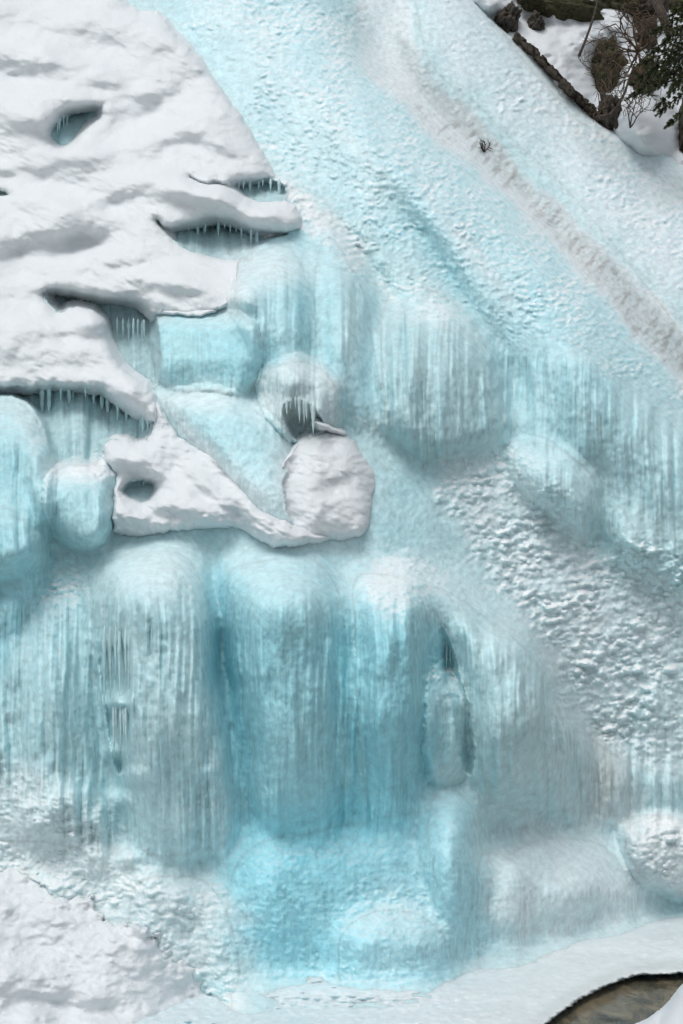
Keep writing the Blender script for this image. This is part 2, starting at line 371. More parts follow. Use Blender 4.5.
for u_,v_,ru2,a_,c_ in [(455,285,80,56,(120,184,198)),(415,222,60,50,(150,200,210)),(560,332,80,60,(146,200,212)),(470,250,70,52,(222,232,236)),(350,140,90,48,(210,228,234)),(600,380,60,60,(150,202,212))]: dab(u_,v_,ru2,9,c_,.55,a_)
# middle slope
paint([(340,440),(430,470),(520,580),(610,730),(700,770),(620,800),(560,700),(480,620),(380,560),(372,500)], (168,204,211), 22, .9)
dab(400,520,40,50,(158,208,218),.7,40)
paint([(430,465),(505,450),(580,545),(700,610),(1040,640),(1040,790),(640,790),(560,650),(470,530)], (206,222,227), 22, .95)
dab(670,700,70,60,(186,212,217),.8)
paint([(500,560),(530,590),(570,660),(600,720),(640,790),(640,830),(575,820),(590,760),(545,680)], (190,200,202), 16, .75)
dab(600,770,20,46,(150,154,152),.65)
# main falls
paint([(-300,600),(210,550),(245,690),(245,860),(60,840),(-300,820)], (158,200,208), 22, .95)
paint([(-300,510),(40,520),(52,600),(-20,700),(-300,700)], (136,198,211), 18, .8)
dab(150,575,55,30,(192,222,227),.85); dab(170,740,50,110,(176,210,216),.6)
paint([(205,580),(240,560),(350,560),(445,600),(455,720),(440,800),(330,840),(240,830)], (124,192,206), 22, .95)
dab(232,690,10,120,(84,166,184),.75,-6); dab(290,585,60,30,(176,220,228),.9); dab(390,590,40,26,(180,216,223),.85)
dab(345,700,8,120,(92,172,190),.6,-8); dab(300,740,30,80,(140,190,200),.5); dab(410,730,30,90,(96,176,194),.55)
paint([(445,600),(520,640),(570,700),(590,800),(490,822),(460,740)], (170,206,212), 18, .9)
dab(500,600,60,26,(180,214,221),.8,40); dab(570,740,26,70,(172,198,203),.6)
dab(445,700,14,30,(176,212,219),.7)
# foot
paint([(215,830),(340,800),(470,800),(490,880),(465,960),(440,1000),(220,985)], (134,206,222), 24, .95)
dab(300,850,60,34,(104,194,214),.75); dab(360,820,40,30,(100,190,210),.6); dab(260,900,40,50,(128,206,224),.6)
dab(420,910,50,50,(170,214,224),.7); dab(440,840,30,40,(160,206,216),.6); dab(390,960,50,26,(168,216,226),.7)
paint([(490,830),(640,825),(655,930),(490,950)], (212,228,232), 20, .9)
dab(545,885,40,30,(208,226,230),.7)
paint([(612,810),(1040,810),(1040,910),(640,905)], (186,194,197), 8, .9)
dab(655,822,36,9,SNOWC,.9)
paint([(-300,790),(40,760),(110,830),(150,870),(240,890),(225,1000),(-300,1000)], (200,214,217), 26, .9)
# fine variation: milky streaks and denser veins that follow the flutes
vein = fbm(wu/7, V/75, 71, 3); cloud = fbm(U/40, V/50, 72, 4)
for c, k in enumerate((1.0, .55, .45)):
    TINT[..., c] *= np.clip(1 + k*(.34*wf*vein + .26*cloud*(1-.4*wf)), .45, 1.5)
crease = smooth((.26-fl)/.20)*wf            # darker and bluer between the columns
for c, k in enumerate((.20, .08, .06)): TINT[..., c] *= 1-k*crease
TINT[:] = np.clip(np.clip(TINT, .02, 1)**.60*np.array((.925,.985,.985))*.94+.02, 0, .86)
lum_ = TINT.mean(-1, keepdims=True); TINT[:] = np.clip(lum_+(TINT-lum_)*1.08, .01, .86)
catch = np.clip(.15+wc*1.0, 0, 1)*np.ones(U.shape)
catch = np.maximum(catch, .7*region([(380,540),(450,560),(430,640),(350,600)], 14))
catch = np.clip(catch, 0, 1)*(1-.55*wf)

# ------------------------------------------------------------------ mesh building
def to_xyz(u, v, d):
    return np.stack([(u-341.5)*d/F, d, CAMZ-(v-512.0)*d/F], -1)
def normals_of(P):
    du = np.gradient(P, axis=1); dv = np.gradient(P, axis=0)
    n = np.cross(dv, du)
    n /= np.linalg.norm(n, axis=-1, keepdims=True)+1e-12
    if n[..., 1].mean() > 0: n = -n
    return n
def grid_object(name, P, face_mask, mat, cols=None, parent=None, nrm=None):
    h, w = P.shape[:2]
    idx = np.arange(h*w).reshape(h, w)
    q = np.stack([idx[:-1, :-1], idx[1:, :-1], idx[1:, 1:], idx[:-1, 1:]], -1)[face_mask]
    used, inv = np.unique(q.ravel(), return_inverse=True)
    co = P.reshape(-1, 3)[used]
    me = bpy.data.meshes.new(name)
    nf = len(q)
    me.vertices.add(len(used)); me.loops.add(nf*4); me.polygons.add(nf)
    me.vertices.foreach_set('co', co.astype(np.float32).ravel())
    me.loops.foreach_set('vertex_index', inv.astype(np.int32).ravel())
    me.polygons.foreach_set('loop_start', (np.arange(nf)*4).astype(np.int32))
    me.polygons.foreach_set('use_smooth', np.ones(nf, bool))
    me.update(calc_edges=True)
    if cols is not None:
        at = me.attributes.new('tint', 'FLOAT_COLOR', 'POINT')
        at.data.foreach_set('color', cols.reshape(-1, 4)[used].astype(np.float32).ravel())
    if nrm is not None:
        me.normals_split_custom_set_from_vertices(nrm.reshape(-1, 3)[used].astype(np.float32))
    me.materials.append(mat)
    o = bpy.data.objects.new(name, me); scene.collection.objects.link(o)
    if parent: attach(o, parent)
    return o
def snap(u, v, s_, step):
    """pull lattice points just outside an outline onto it, so that the rim is a clean curve"""
    gy, gx = np.gradient(s_); du_ = np.gradient(u, axis=1); dv_ = np.gradient(v, axis=0)
    gx = gx/du_; gy = gy/dv_; g2 = gx*gx+gy*gy+1e-3
    m = (s_ < 0)&(s_ > -2.2*step)
    return np.where(m, u-s_*gx/g2, u), np.where(m, v-s_*gy/g2, v)
def attach(o, parent):
    o.parent = parent
    o.matrix_parent_inverse = Matrix.Translation(parent.location).inverted()
def tag(o, label=None, cat=None, group=None, kind=None):
    if label: o['label'] = label
    if cat: o['category'] = cat
    if group: o['group'] = group
    if kind: o['kind'] = kind
    return o
def empty(name, loc):
    o = bpy.data.objects.new(name, None); scene.collection.objects.link(o)
    o.location = loc; o.empty_display_size = .2
    return o
def at(u, v, d):
    u, v, d = float(u), float(v), float(d)
    return Vector(((u-341.5)*d/F, d, CAMZ-(v-512.0)*d/F))

# ------------------------------------------------------------------ materials
def new_mat(name):
    m = bpy.data.materials.new(name); m.use_nodes = True
    return m, m.node_tree, m.node_tree.nodes['Principled BSDF']
SSS = .62
def ice_material(name, rough=.36, bump=.62):
    m, t, b = new_mat(name); N = t.nodes.new; L = t.links.new
    geo = N('ShaderNodeNewGeometry'); attr = N('ShaderNodeAttribute'); attr.attribute_name = 'tint'
    n1 = N('ShaderNodeTexNoise'); n1.inputs['Scale'].default_value = 9; n1.inputs['Detail'].default_value = 6; n1.inputs['Roughness'].default_value = .65
    L(geo.outputs['Position'], n1.inputs['Vector'])
    mp = N('ShaderNodeMapRange'); mp.inputs['From Min'].default_value = .36; mp.inputs['From Max'].default_value = .64
    mp.inputs['To Min'].default_value = .74; mp.inputs['To Max'].default_value = 1.16
    ms = N('ShaderNodeMapping'); ms.inputs['Scale'].default_value = (1, 1, .07); L(geo.outputs['Position'], ms.inputs['Vector'])
    ns = N('ShaderNodeTexNoise'); ns.inputs['Scale'].default_value = 22; ns.inputs['Detail'].default_value = 5; ns.inputs['Roughness'].default_value = .6; L(ms.outputs[0], ns.inputs['Vector'])
    sz = N('ShaderNodeSeparateXYZ'); L(geo.outputs['Normal'], sz.inputs[0])
    ab = N('ShaderNodeMath'); ab.operation = 'ABSOLUTE'; L(sz.outputs['Z'], ab.inputs[0])
    st = N('ShaderNodeMapRange'); st.inputs['From Min'].default_value = .12; st.inputs['From Max'].default_value = .42; st.inputs['To Min'].default_value = 1; st.inputs['To Max'].default_value = 0; L(ab.outputs[0], st.inputs['Value'])
    sm = N('ShaderNodeMix'); sm.data_type = 'FLOAT'; L(st.outputs[0], sm.inputs[0]); sm.inputs[2].default_value = .5; L(ns.outputs['Fac'], sm.inputs[3])
    av = N('ShaderNodeMath'); av.operation = 'MULTIPLY_ADD'; av.inputs[1].default_value = .5; L(sm.outputs[0], av.inputs[0])
    hf = N('ShaderNodeMath'); hf.operation = 'MULTIPLY'; hf.inputs[1].default_value = .5; L(n1.outputs['Fac'], hf.inputs[0]); L(hf.outputs[0], av.inputs[2])
    L(av.outputs[0], mp.inputs['Value'])
    mul = N('ShaderNodeVectorMath'); mul.operation = 'SCALE'
    L(attr.outputs['Color'], mul.inputs[0]); L(mp.outputs[0], mul.inputs['Scale'])
    # settled snow on upward-facing knobs; its white also paints in small highlights
    sep = N('ShaderNodeSeparateXYZ'); L(geo.outputs['Normal'], sep.inputs[0])
    n2 = N('ShaderNodeTexNoise'); n2.inputs['Scale'].default_value = 16; n2.inputs['Detail'].default_value = 4
    L(geo.outputs['Position'], n2.inputs['Vector'])
    ad = N('ShaderNodeMath'); ad.operation = 'MULTIPLY_ADD'; ad.inputs[1].default_value = .9; L(n2.outputs['Fac'], ad.inputs[0]); L(sep.outputs['Z'], ad.inputs[2])
    r2 = N('ShaderNodeMapRange'); r2.inputs['From Min'].default_value = 1.02; r2.inputs['From Max'].default_value = 1.35; L(ad.outputs[0], r2.inputs['Value'])
    mm = N('ShaderNodeMath'); mm.operation = 'MULTIPLY'; L(r2.outputs[0], mm.inputs[0]); L(attr.outputs['Alpha'], mm.inputs[1])
    mix = N('ShaderNodeMix'); mix.data_type = 'RGBA'; L(mm.outputs[0], mix.inputs[0])
    L(mul.outputs[0], mix.inputs[6]); mix.inputs[7].default_value = (.84, .86, .87, 1)
    L(mix.outputs[2], b.inputs['Base Color'])
    rr = N('ShaderNodeMapRange'); rr.inputs['To Min'].default_value = rough-.12; rr.inputs['To Max'].default_value = rough+.2
    L(n1.outputs['Fac'], rr.inputs['Value']); L(rr.outputs[0], b.inputs['Roughness'])
    b.inputs['IOR'].default_value = 1.31
    b.inputs['Subsurface Weight'].default_value = SSS; b.inputs['Subsurface Radius'].default_value = (.78, .92, 1.0); b.inputs['Subsurface Scale'].default_value = .10
    n3 = N('ShaderNodeTexNoise'); n3.inputs['Scale'].default_value = 24; n3.inputs['Detail'].default_value = 5; n3.inputs['Roughness'].default_value = .6
    L(geo.outputs['Position'], n3.inputs['Vector'])
    bp = N('ShaderNodeBump'); bp.inputs['Strength'].default_value = bump; bp.inputs['Distance'].default_value = .02
    hm = N('ShaderNodeMath'); hm.operation = 'MULTIPLY'; hm.inputs[1].default_value = .45; L(n3.outputs['Fac'], hm.inputs[0])
    ha = N('ShaderNodeMath'); ha.operation = 'ADD'; L(hm.outputs[0], ha.inputs[0]); L(sm.outputs[0], ha.inputs[1])
    L(ha.outputs[0], bp.inputs['Height']); L(bp.outputs[0], b.inputs['Normal'])
    return m
def snow_material(name, col=(.735, .77, .785), bump=.6, sc=22):
    m, t, b = new_mat(name); N = t.nodes.new; L = t.links.new
    geo = N('ShaderNodeNewGeometry')
    n1 = N('ShaderNodeTexNoise'); n1.inputs['Scale'].default_value = 2.2; n1.inputs['Detail'].default_value = 5
    L(geo.outputs['Position'], n1.inputs['Vector'])
    cr_ = N('ShaderNodeMix'); cr_.data_type = 'RGBA'; L(n1.outputs['Fac'], cr_.inputs[0])
    cr_.inputs[6].default_value = (col[0]*.95, col[1]*.96, col[2]*.97, 1); cr_.inputs[7].default_value = (*[min(.92, c*1.03) for c in col], 1)
    L(cr_.outputs[2], b.inputs['Base Color'])
    b.inputs['Roughness'].default_value = .75
    n3 = N('ShaderNodeTexNoise'); n3.inputs['Scale'].default_value = sc; n3.inputs['Detail'].default_value = 6; n3.inputs['Roughness'].default_value = .7
    L(geo.outputs['Position'], n3.inputs['Vector'])
    bp = N('ShaderNodeBump'); bp.inputs['Strength'].default_value = bump; bp.inputs['Distance'].default_value = .03
    L(n3.outputs['Fac'], bp.inputs['Height']); L(bp.outputs[0], b.inputs['Normal'])
    return m
def noisy_material(name, c1, c2, scale=6, rough=.85, bump=.6, dist=.05, c3=None, thr=.62):
    m, t, b = new_mat(name); N = t.nodes.new; L = t.links.new
    geo = N('ShaderNodeNewGeometry')
    n1 = N('ShaderNodeTexNoise'); n1.inputs['Scale'].default_value = scale; n1.inputs['Detail'].default_value = 8; n1.inputs['Roughness'].default_value = .7
    L(geo.outputs['Position'], n1.inputs['Vector'])
    r = N('ShaderNodeValToRGB'); e = r.color_ramp.elements
    e[0].position = .35; e[0].color = (*c1, 1); e[1].position = .62; e[1].color = (*c2, 1)
    if c3: x = e.new(thr+.1); x.color = (*c3, 1)
    L(n1.outputs['Fac'], r.inputs[0]); L(r.outputs[0], b.inputs['Base Color'])
    b.inputs['Roughness'].default_value = rough
    bp = N('ShaderNodeBump'); bp.inputs['Strength'].default_value = bump; bp.inputs['Distance'].default_value = dist
    L(n1.outputs['Fac'], bp.inputs['Height']); L(bp.outputs[0], b.inputs['Normal'])
    return m
M_ICE = ice_material('blue_ice')
M_RIVERICE = ice_material('river_ice', rough=.3, bump=.25)
M_SNOW = snow_material('snow')
M_SNOWSOFT = snow_material('soft_snow', col=(.62,.65,.67), bump=.2, sc=14)
M_ROCK = noisy_material('rock', (.018,.015,.012), (.07,.055,.04), 5, .8, .8, .06)
M_EDGE = noisy_material('edge_rock', (.03,.022,.016), (.12,.085,.06), 8, .85, .8, .04)
M_MOSS = noisy_material('moss', (.014,.013,.007), (.075,.07,.028), 14, .95, 1, .05)
M_DEAD = noisy_material('dead_brush', (.012,.009,.007), (.10,.07,.045), 18, .95, 1, .06)
M_BARK = noisy_material('bark', (.02,.015,.012), (.08,.06,.045), 20, .9, .8, .02)
M_NEEDLE = noisy_material('needles', (.03,.04,.014), (.11,.13,.05), 9, .6, .2, .01)
M_BROWNNEEDLE = noisy_material('brown_needles', (.03,.018,.010), (.11,.07,.04), 9, .8, .2, .01)

# ------------------------------------------------------------------ setting: hill behind everything, ground
hu, hv = np.meshgrid(np.linspace(-1400, 2100, 120), np.linspace(-900, 1500, 90))
hd = base_depth(hu, hv)+1.7+np.maximum(0, -360-hv)*.03 + .5*fbm(hu/90, hv/90, 81, 3)
hd += np.maximum(0, hu-1080)*.004 + np.maximum(0, -380-hu)*.002
HP = to_xyz(hu, hv, hd)
tag(grid_object('hillside', HP, np.ones((89, 119), bool), M_SNOW), kind='structure')
gx, gy = np.meshgrid(np.r_[np.linspace(-1200,-30,12), np.linspace(-28,28,60), np.linspace(30,1200,12)], np.r_[np.linspace(-1200,-40,12), np.linspace(-38,40,80), np.linspace(60,1200,12)])
GP = np.stack([gx, gy, -.75+.12*fbm(gx/4, gy/4, 83, 3) + np.where(gy < -6, np.minimum(9, (-6-gy)*.35), 0)], -1)
tag(grid_object('ground', GP, np.ones((gx.shape[0]-1, gx.shape[1]-1), bool), M_SNOW), kind='structure')

# ------------------------------------------------------------------ the frozen waterfall
ICE_OUT = [(-330,-330),(430,-330),(462,-12),(472,6),(500,32),(520,48),(545,68),(572,98),(600,124),(628,136),(655,148),(684,168),(760,205),(1040,330),(1040,1330),(-330,1330)]
out_s = sdf(ICE_OUT, .5)
D = D - .28*prof(out_s, 14) + .28 + np.where(out_s < 0, -out_s*.12, 0)*1.0
frozen = empty('frozen_waterfall', at(330, 985, 17.4))
tag(frozen, 'huge pale blue frozen waterfall of fluted curtains and knobbly slopes', 'frozen waterfall')
def sample(A, u, v):
    i = int(np.clip(np.searchsorted(AV, v), 0, len(AV)-1)); j = int(np.clip(np.searchsorted(AU, u), 0, len(AU)-1))
    return float(A[i, j])

# ------------------------------------------------------------------ snow lying on the ice
def snow_object(name, poly, thick, soft, holes=(), relief=(), steps=(), seed=0, amp=1.0, wob=1.0, label=None, cat='snow', lip=.07, rip=1.0, smooth_under=14, mat=None, endfade=None, gran=0):
    global D
    s = sdf(poly, wob)
    for hpoly in holes: s = np.minimum(s, -sdf(hpoly, .3))
    base = blur(D_SMOOTH, smooth_under)
    th = thick*prof(s, soft) if endfade is None else thick*prof(s, soft)*endfade
    d = base - th
    for (u, v, ru, rv, h, a) in relief: d = d - h*gk(u, v, ru, rv, a)
    for (u, v, ru, rv, h, a) in steps:
        c_, s_ = math.cos(math.radians(a)), math.sin(math.radians(a))
        b_ = (-(U-u)*s_+(V-v)*c_)/rv
        d = d + 1.2*h*(1+.9*fbm(U/34, V/26, seed+8, 2))*b_*gk(u, v, ru, rv, a)
    d = d - amp*(.24*fbm(U/85, V/60, seed+1, 2) + .045*fbm(U/24, V/15, seed+2, 2))
    # wind ripples in patches
    a = math.radians(18)
    ru_ = U*math.cos(a)+V*math.sin(a); rv_ = -U*math.sin(a)+V*math.cos(a)
    patch = smooth(fbm(U/60, V/60, seed+3, 2)*2+.45)
    if steps: patch = np.clip(patch+blur(np.maximum(0, np.gradient(d, axis=0)*12), 4), 0, 2.2)
    patch = np.clip(patch, .5, 1.3)
    d = d - rip*patch*(.034*fbm(ru_/15, rv_/8, seed+4, 2)+.020*knobs(ru_/8, rv_/4.5, seed+5))
    if gran: d = d - gran*(.10*knobs(cu/15, cv/10, seed+6)+.05*knobs(cu/6, cv/5, seed+7))
    d = d + np.where(s < 0, -s*lip, 0)
    D = np.where(s > 5, np.maximum(D, d+.12*smooth((s-5)/6)), D)
    P = to_xyz(U, V, d)
    m = (s[:-1, :-1] > -7) & ((d-D)[:-1, :-1] < .5)
    o = grid_object(name, P, m, mat or M_SNOW, None, None, normals_of(P))
    tag(o, label, cat)
    return o, d
SNOW1 = [(-330,-330),(60,-330),(112,-60),(120,-4),(136,11),(152,13),(158,8),(176,34),(203,68),(236,112),(262,150),(277,173),(274,180),(262,180),(284,200),(299,210),(304,227),(290,233),(262,233),(242,240),(238,262),(234,292),(226,308),(206,314),(150,311),(138,330),(138,376),(148,387),(158,402),(158,424),(146,420),(112,391),(70,385),(30,388),(-330,388)]
REL1 = [(40,120,44,26,.30,20),(90,95,22,14,.22,20),
        (135,120,46,16,-.18,-25),(-10,30,60,14,-.12,0),(110,25,70,20,.22,10),(160,60,60,30,.22,40),(215,130,40,22,.2,30),
        (215,196,40,14,.36,15),(150,186,60,18,.26,10),(120,205,30,18,-.2,-20),(75,242,26,16,-.3,-10),(62,180,44,14,-.18,20),(20,170,34,16,-.22,20),
        (270,215,34,12,.36,5),(150,275,70,18,.34,5),(205,290,40,14,.24,5),(60,215,44,16,.24,0),(18,262,30,26,-.2,-30),
        (90,322,16,13,.30,0),(40,345,60,22,.26,5),(128,390,16,18,.25,40),(110,160,60,12,.16,15),(0,230,40,20,.22,0),(80,152,20,12,.12,0),(30,300,40,10,-.12,0)]
snow_object('snow_drift', SNOW1, .30, 12, holes=[N1, N2, N3, N6, N8], relief=REL1, seed=200, amp=1.1,
            endfade=1-1.6*gk(245,287,34,46)-.3*gk(277,176,16,16),
            steps=[(25,68,50,16,.34,8),(105,86,42,14,.34,20),(72,112,30,12,.18,35),(30,128,60,14,.2,10),(85,160,60,14,.16,-12),(15,176,40,12,.22,10),(78,238,34,14,.28,-16),(150,152,60,14,.16,-20),(20,245,40,12,.2,-12),(120,262,50,10,.14,-8),(190,200,44,12,.2,14),(165,95,50,16,.12,-30),(110,300,60,10,.2,4),(45,335,50,10,.14,0),(30,205,50,12,.14,10),(205,232,30,8,.1,0),(110,200,50,10,.14,-24),(175,60,40,14,.12,30),(60,30,70,14,.12,6),(220,150,40,12,.12,20),(180,290,50,9,.12,4)],
            label='great white snow drift over the upper left of the ice', cat='snow drift')
SNOW2 = [(146,386),(158,400),(174,430),(206,456),(240,488),(262,512),(300,528),(345,538),(300,547),(264,547),(243,529),(200,530),(150,534),(112,536),(113,510),(115,490),(112,470),(102,455),(104,443),(125,437),(137,446),(149,441),(156,420)]
snow_object('snow_ledge', SNOW2, .30, 12, holes=[N5], relief=[(130,458,22,14,.22,10),(128,512,22,9,.3,10),(152,478,10,12,.16,30),(165,470,60,10,.15,45),(200,510,50,14,.22,10),(150,520,40,10,.15,0),(238,518,14,8,-.25,60)], seed=300, rip=1.3, smooth_under=8, amp=.8, steps=[(130,468,30,12,.25,10),(190,480,60,9,.14,42),(150,508,50,9,.16,10)],
            endfade=1-1.25*smooth((gk(240,452,66,40,45)-.22)*1.9),
            label='hollowed white snow ledge left of the blue ice tongue, above the central curtain', cat='snow ledge')
SNOW3 = [(286,462),(294,444),(308,436),(328,431),(352,437),(364,457),(377,476),(372,500),(369,534),(345,541),(306,540),(284,524),(278,490)]
snow_object('snow_cushion', SNOW3, .36, 26, relief=[(335,458,34,16,.1,20)], seed=400, rip=1.5, smooth_under=10, amp=.8, steps=[(340,480,34,12,.14,-10)],
            endfade=1-1.5*smooth((322-U)/40)*smooth((545-V)/30),
            label='thick white snow cushion right of the blue ice tongue', cat='snow cushion')
SNOW4 = [(-330,850),(0,862),(40,872),(90,905),(130,930),(180,955),(214,985),(216,1010),(222,1040),(225,1330),(-330,1330)]
snow_object('snow_bank', SNOW4, .17, 70, relief=[(60,1000,30,14,-.2,20),(110,1010,20,10,-.12,0),(150,930,60,14,.1,30),(20,1010,26,12,-.18,0),(30,1020,16,10,.14,0)], seed=500, rip=.5, gran=.3, wob=4.5, amp=1.0, steps=[(60,1000,40,10,.16,10),(30,1015,40,12,.2,0),(160,940,60,10,.12,24)],
            label='lumpy white snow bank in the lower left corner', cat='snow bank')
snow_object('snow_strip', [(150,309),(175,304),(205,308),(222,311),(205,316),(165,315)], .25, 5, seed=610, amp=.2, rip=.2, smooth_under=3,
            label='thin strip of snow along the top of the pale blue ice block', cat='snow')
snow_object('snow_patch', [(330,424),(345,428),(350,436),(338,436),(318,428),(312,420)], .3, 5, seed=620, amp=.2, rip=.2, smooth_under=3,
            label='small snow lip just beside the round frosted ice bulb', cat='snow')

# the foot of the ice flares out into the level river ice
SHELF = [(116,990),(200,984),(235,978),(300,972),(420,960),(500,925),(560,905),(640,880),(820,860),(820,966),(760,968),(700,972),(683,973),(655,975),(640,975),(622,980),(600,989),(580,999),(566,1009),(555,1017),(542,1028),(530,1045),(505,1130),(116,1130)]
Dsh = F*(CAMZ-.02-.02*fbm(U/50, V/9, 600, 3))/np.maximum(40, V-512.0)
kk = 1.5*smooth((V-800)/60)+1e-3
hh = np.maximum(kk-np.abs(D-Dsh), 0)/kk
Dfl = np.minimum(D, Dsh)-hh*hh*kk*.25
wfl = smooth((U-190)/50)*smooth((V-800)/40)
s_sh = sdf(SHELF, 0)
cut_river = (V > 955)&(U > 480)&(s_sh < 9)
D = np.where(cut_river, D, D*(1-wfl)+Dfl*wfl)
wt_ = (wfl*smooth((D-(Dsh-.25))/.3))[..., None]*.75
TINT[:] = TINT*(1-wt_) + wt_*(lin((176,212,221))*smooth((480-U)/120)[..., None] + lin((206,220,224))*(1-smooth((480-U)/120)[..., None]))
COLS_DONE = True
# ice surface, one mesh for each lobe and curtain
PI_ = to_xyz(U, V, D)
NI = normals_of(PI_)
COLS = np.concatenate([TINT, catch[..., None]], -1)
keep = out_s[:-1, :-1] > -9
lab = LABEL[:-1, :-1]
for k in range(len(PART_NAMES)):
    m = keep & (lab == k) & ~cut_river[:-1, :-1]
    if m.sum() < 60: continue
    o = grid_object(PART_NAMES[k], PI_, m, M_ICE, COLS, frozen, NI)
    if PART_LABELS[k]: o['label'] = PART_LABELS[k]

# ------------------------------------------------------------------ tubes
def tube_mesh(name, paths, mat, sides=6, caps=True):
    vs_, fs = [], []
    for pts, rad in paths:
        pts = [Vector(p) for p in pts]; b0 = len(vs_)
        for i, p in enumerate(pts):
            t = (pts[min(i+1, len(pts)-1)]-pts[max(i-1, 0)]).normalized()
            a = t.cross(Vector((.3, 1, .2))).normalized(); b = t.cross(a)
            for k in range(sides):
                an = 2*math.pi*k/sides
                vs_.append(p+float(rad[i])*(a*math.cos(an)+b*math.sin(an)))
        for i in range(len(pts)-1):
            for k in range(sides):
                k2 = (k+1) % sides
                fs.append((b0+i*sides+k, b0+i*sides+k2, b0+(i+1)*sides+k2, b0+(i+1)*sides+k))
        if caps:
            fs.append(tuple(b0+k for k in range(sides))[::-1]); fs.append(tuple(b0+(len(pts)-1)*sides+k for k in range(sides)))
    me = bpy.data.meshes.new(name); me.from_pydata([tuple(v) for v in vs_], [], fs); me.materials.append(mat)
    me.polygons.foreach_set('use_smooth', [True]*len(me.polygons)); me.update()
    o = bpy.data.objects.new(name, me); scene.collection.objects.link(o)
    return o

# icicles, each a part of the waterfall
M_ICICLE = ice_material('icicle_ice', rough=.2, bump=.2)
M_ICICLE.node_tree.nodes['Principled BSDF'].inputs['Subsurface Weight'].default_value = 0
def icicle(u, v, L, r, front, col=(.58,.70,.73)):
    d = float(front)
    n = 10; pts, rad = [], []
    p0 = at(u, v, d); k = d/F
    bend = rng.uniform(-.6, .6)
    for i in range(n):
        t = i/(n-1)
        pts.append(p0+Vector((float(bend*t*k), 0, float(-L*t*k))))
        rad.append(max(.15, r*(1-t)**.75*min(1, .25+3.5*t)*(1+.18*math.sin(i*2.3+u)))*k)
    o = tube_mesh('icicle', [(pts, rad)], M_ICICLE, 7)
    a = o.data.attributes.new('tint', 'FLOAT_COLOR', 'POINT')
    nv = len(o.data.vertices); f = rng.uniform(.85, 1.1)
    a.data.foreach_set('color', np.tile([col[0]*f*.86, col[1]*f, col[2]*f, 0.0], nv).astype(np.float32))
    attach(o, frozen)
def icicle_row(line, n, Lr, rr, off=.1, col=(.60,.71,.74), vo=5):
    pts = np.array(line, float); seg = np.r_[0, np.cumsum(np.hypot(*np.diff(pts, axis=0).T))]
    for i in range(n):
        s = (i+rng.uniform(.1, .9))/n*seg[-1]
        u = np.interp(s, seg, pts[:, 0]); v = np.interp(s, seg, pts[:, 1])
        q = rng.random()**1.5; icicle(u, v-2, Lr[0]+(Lr[1]-Lr[0])*q, rr[0]+(rr[1]-rr[0])*(.3*rng.random()+.7*q), sample(D, u, v+vo)-off*rng.uniform(.6, 1.6), col)
icicle_row([(236,180),(280,181)], 7, (6,20), (1.4,2.6), .22)
icicle_row([(186,223),(225,217),(258,231)], 12, (10,36), (1.5,3.2), .3)
icicle_row([(40,386),(75,385),(112,391),(140,404),(150,420)], 15, (12,48), (1.6,3.4), .22)
icicle_row([(52,120),(68,112)], 5, (12,30), (1.4,2.4), .2)
icicle_row([(128,481),(152,481)], 4, (5,12), (1,1.6), .04)
icicle_row([(284,400),(300,398),(316,406)], 8, (10,36), (1.2,3.2), .2, (.66,.71,.72))
icicle_row([(103,628),(131,628)], 6, (50,84), (2.0,3.2), -.02, (.60,.73,.76), -4)
icicle_row([(111,706),(128,706)], 5, (34,60), (1.8,2.8), -.03, (.62,.71,.73), 0)
icicle_row([(134,622),(165,622)], 3, (90,150), (2.4,3.6), -.03, (.54,.68,.71), 0)
icicle_row([(116,318),(148,322)], 7, (20,50), (1.4,2.6), .3, (.48,.58,.60))
icicle_row([(444,634),(460,668)], 3, (20,40), (1.4,2.4), .0, (.46,.60,.63))

# ------------------------------------------------------------------ river ice shelf (horizontal), river, snow corner
su, sv = np.meshgrid(np.arange(100, 800, 1.6), np.arange(872, 1120, 1.0))
ww = su + 2.2*fbm(su/6, sv/3, 91, 3); wv = sv + 2.0*fbm(su/5, sv/3, 92, 3)
ss = sdf(SHELF, 0, ww, wv)
left = sdf([(180,960),(236,980),(236,1150),(180,1150)], 0, su, sv)
z = .055*prof(ss, 5) + .022*fbm(su/90, sv/18, 93, 3) + .010*fbm(su/14, sv/5, 94, 3) + .09*np.exp(-((su-330)/110)**2-((sv-992)/9.)**2) + .12*np.exp(-((sv-975)/10.)**2)*smooth((470-su)/60)
z += .03*np.exp(-((su-590)/80)**2-((sv-940)/12)**2)
z = z
vcon = np.interp(su, [100,430,490,600,683,800], [974,970,946,926,906,890])
kz = knobs(su/9, sv/3.2, 85)*smooth((520-su)/160+.25)
z += .013*kz + .004*knobs(su/5, sv/2, 86)
z = np.where(ss < 0, z+ss*.05, z)
su2, sv2 = snap(su, sv, ss, 1.3)
sd = F*(CAMZ-.03-z)/(sv2-512.0)
SP = to_xyz(su2, sv2, sd)
sc4 = np.zeros(su.shape+(4,)); sc4[..., :3] = lin((206,220,223)); sc4[..., 3] = .5
def sp(w, c): sc4[..., :3] = sc4[..., :3]*(1-w[..., None]) + lin(c)*w[..., None]
sp(.5*smooth((fbm(su/120, sv/14, 95, 3)+.1)*2.4), (186,198,201))
sp(.8*smooth((430-su)/150), (166,206,214)); sp(.7*np.exp(-((su-300)/90)**2-((sv-990)/10)**2), (232,238,240))
wn = np.exp(-np.maximum(0, sv-vcon-4)/12); sp(.85*wn*smooth((520-su)/80), (150,208,222)); sp(.6*wn*smooth((su-480)/60), (190,214,219))
sp(.35*smooth((fbm(su/9, sv/3, 190, 3)+.05)*3)*smooth((560-su)/200), (232,238,240))
sp(.9*smooth((18-ss)/10), (176,188,188)); sp(.9*smooth((5-ss)/3), (222,232,234))
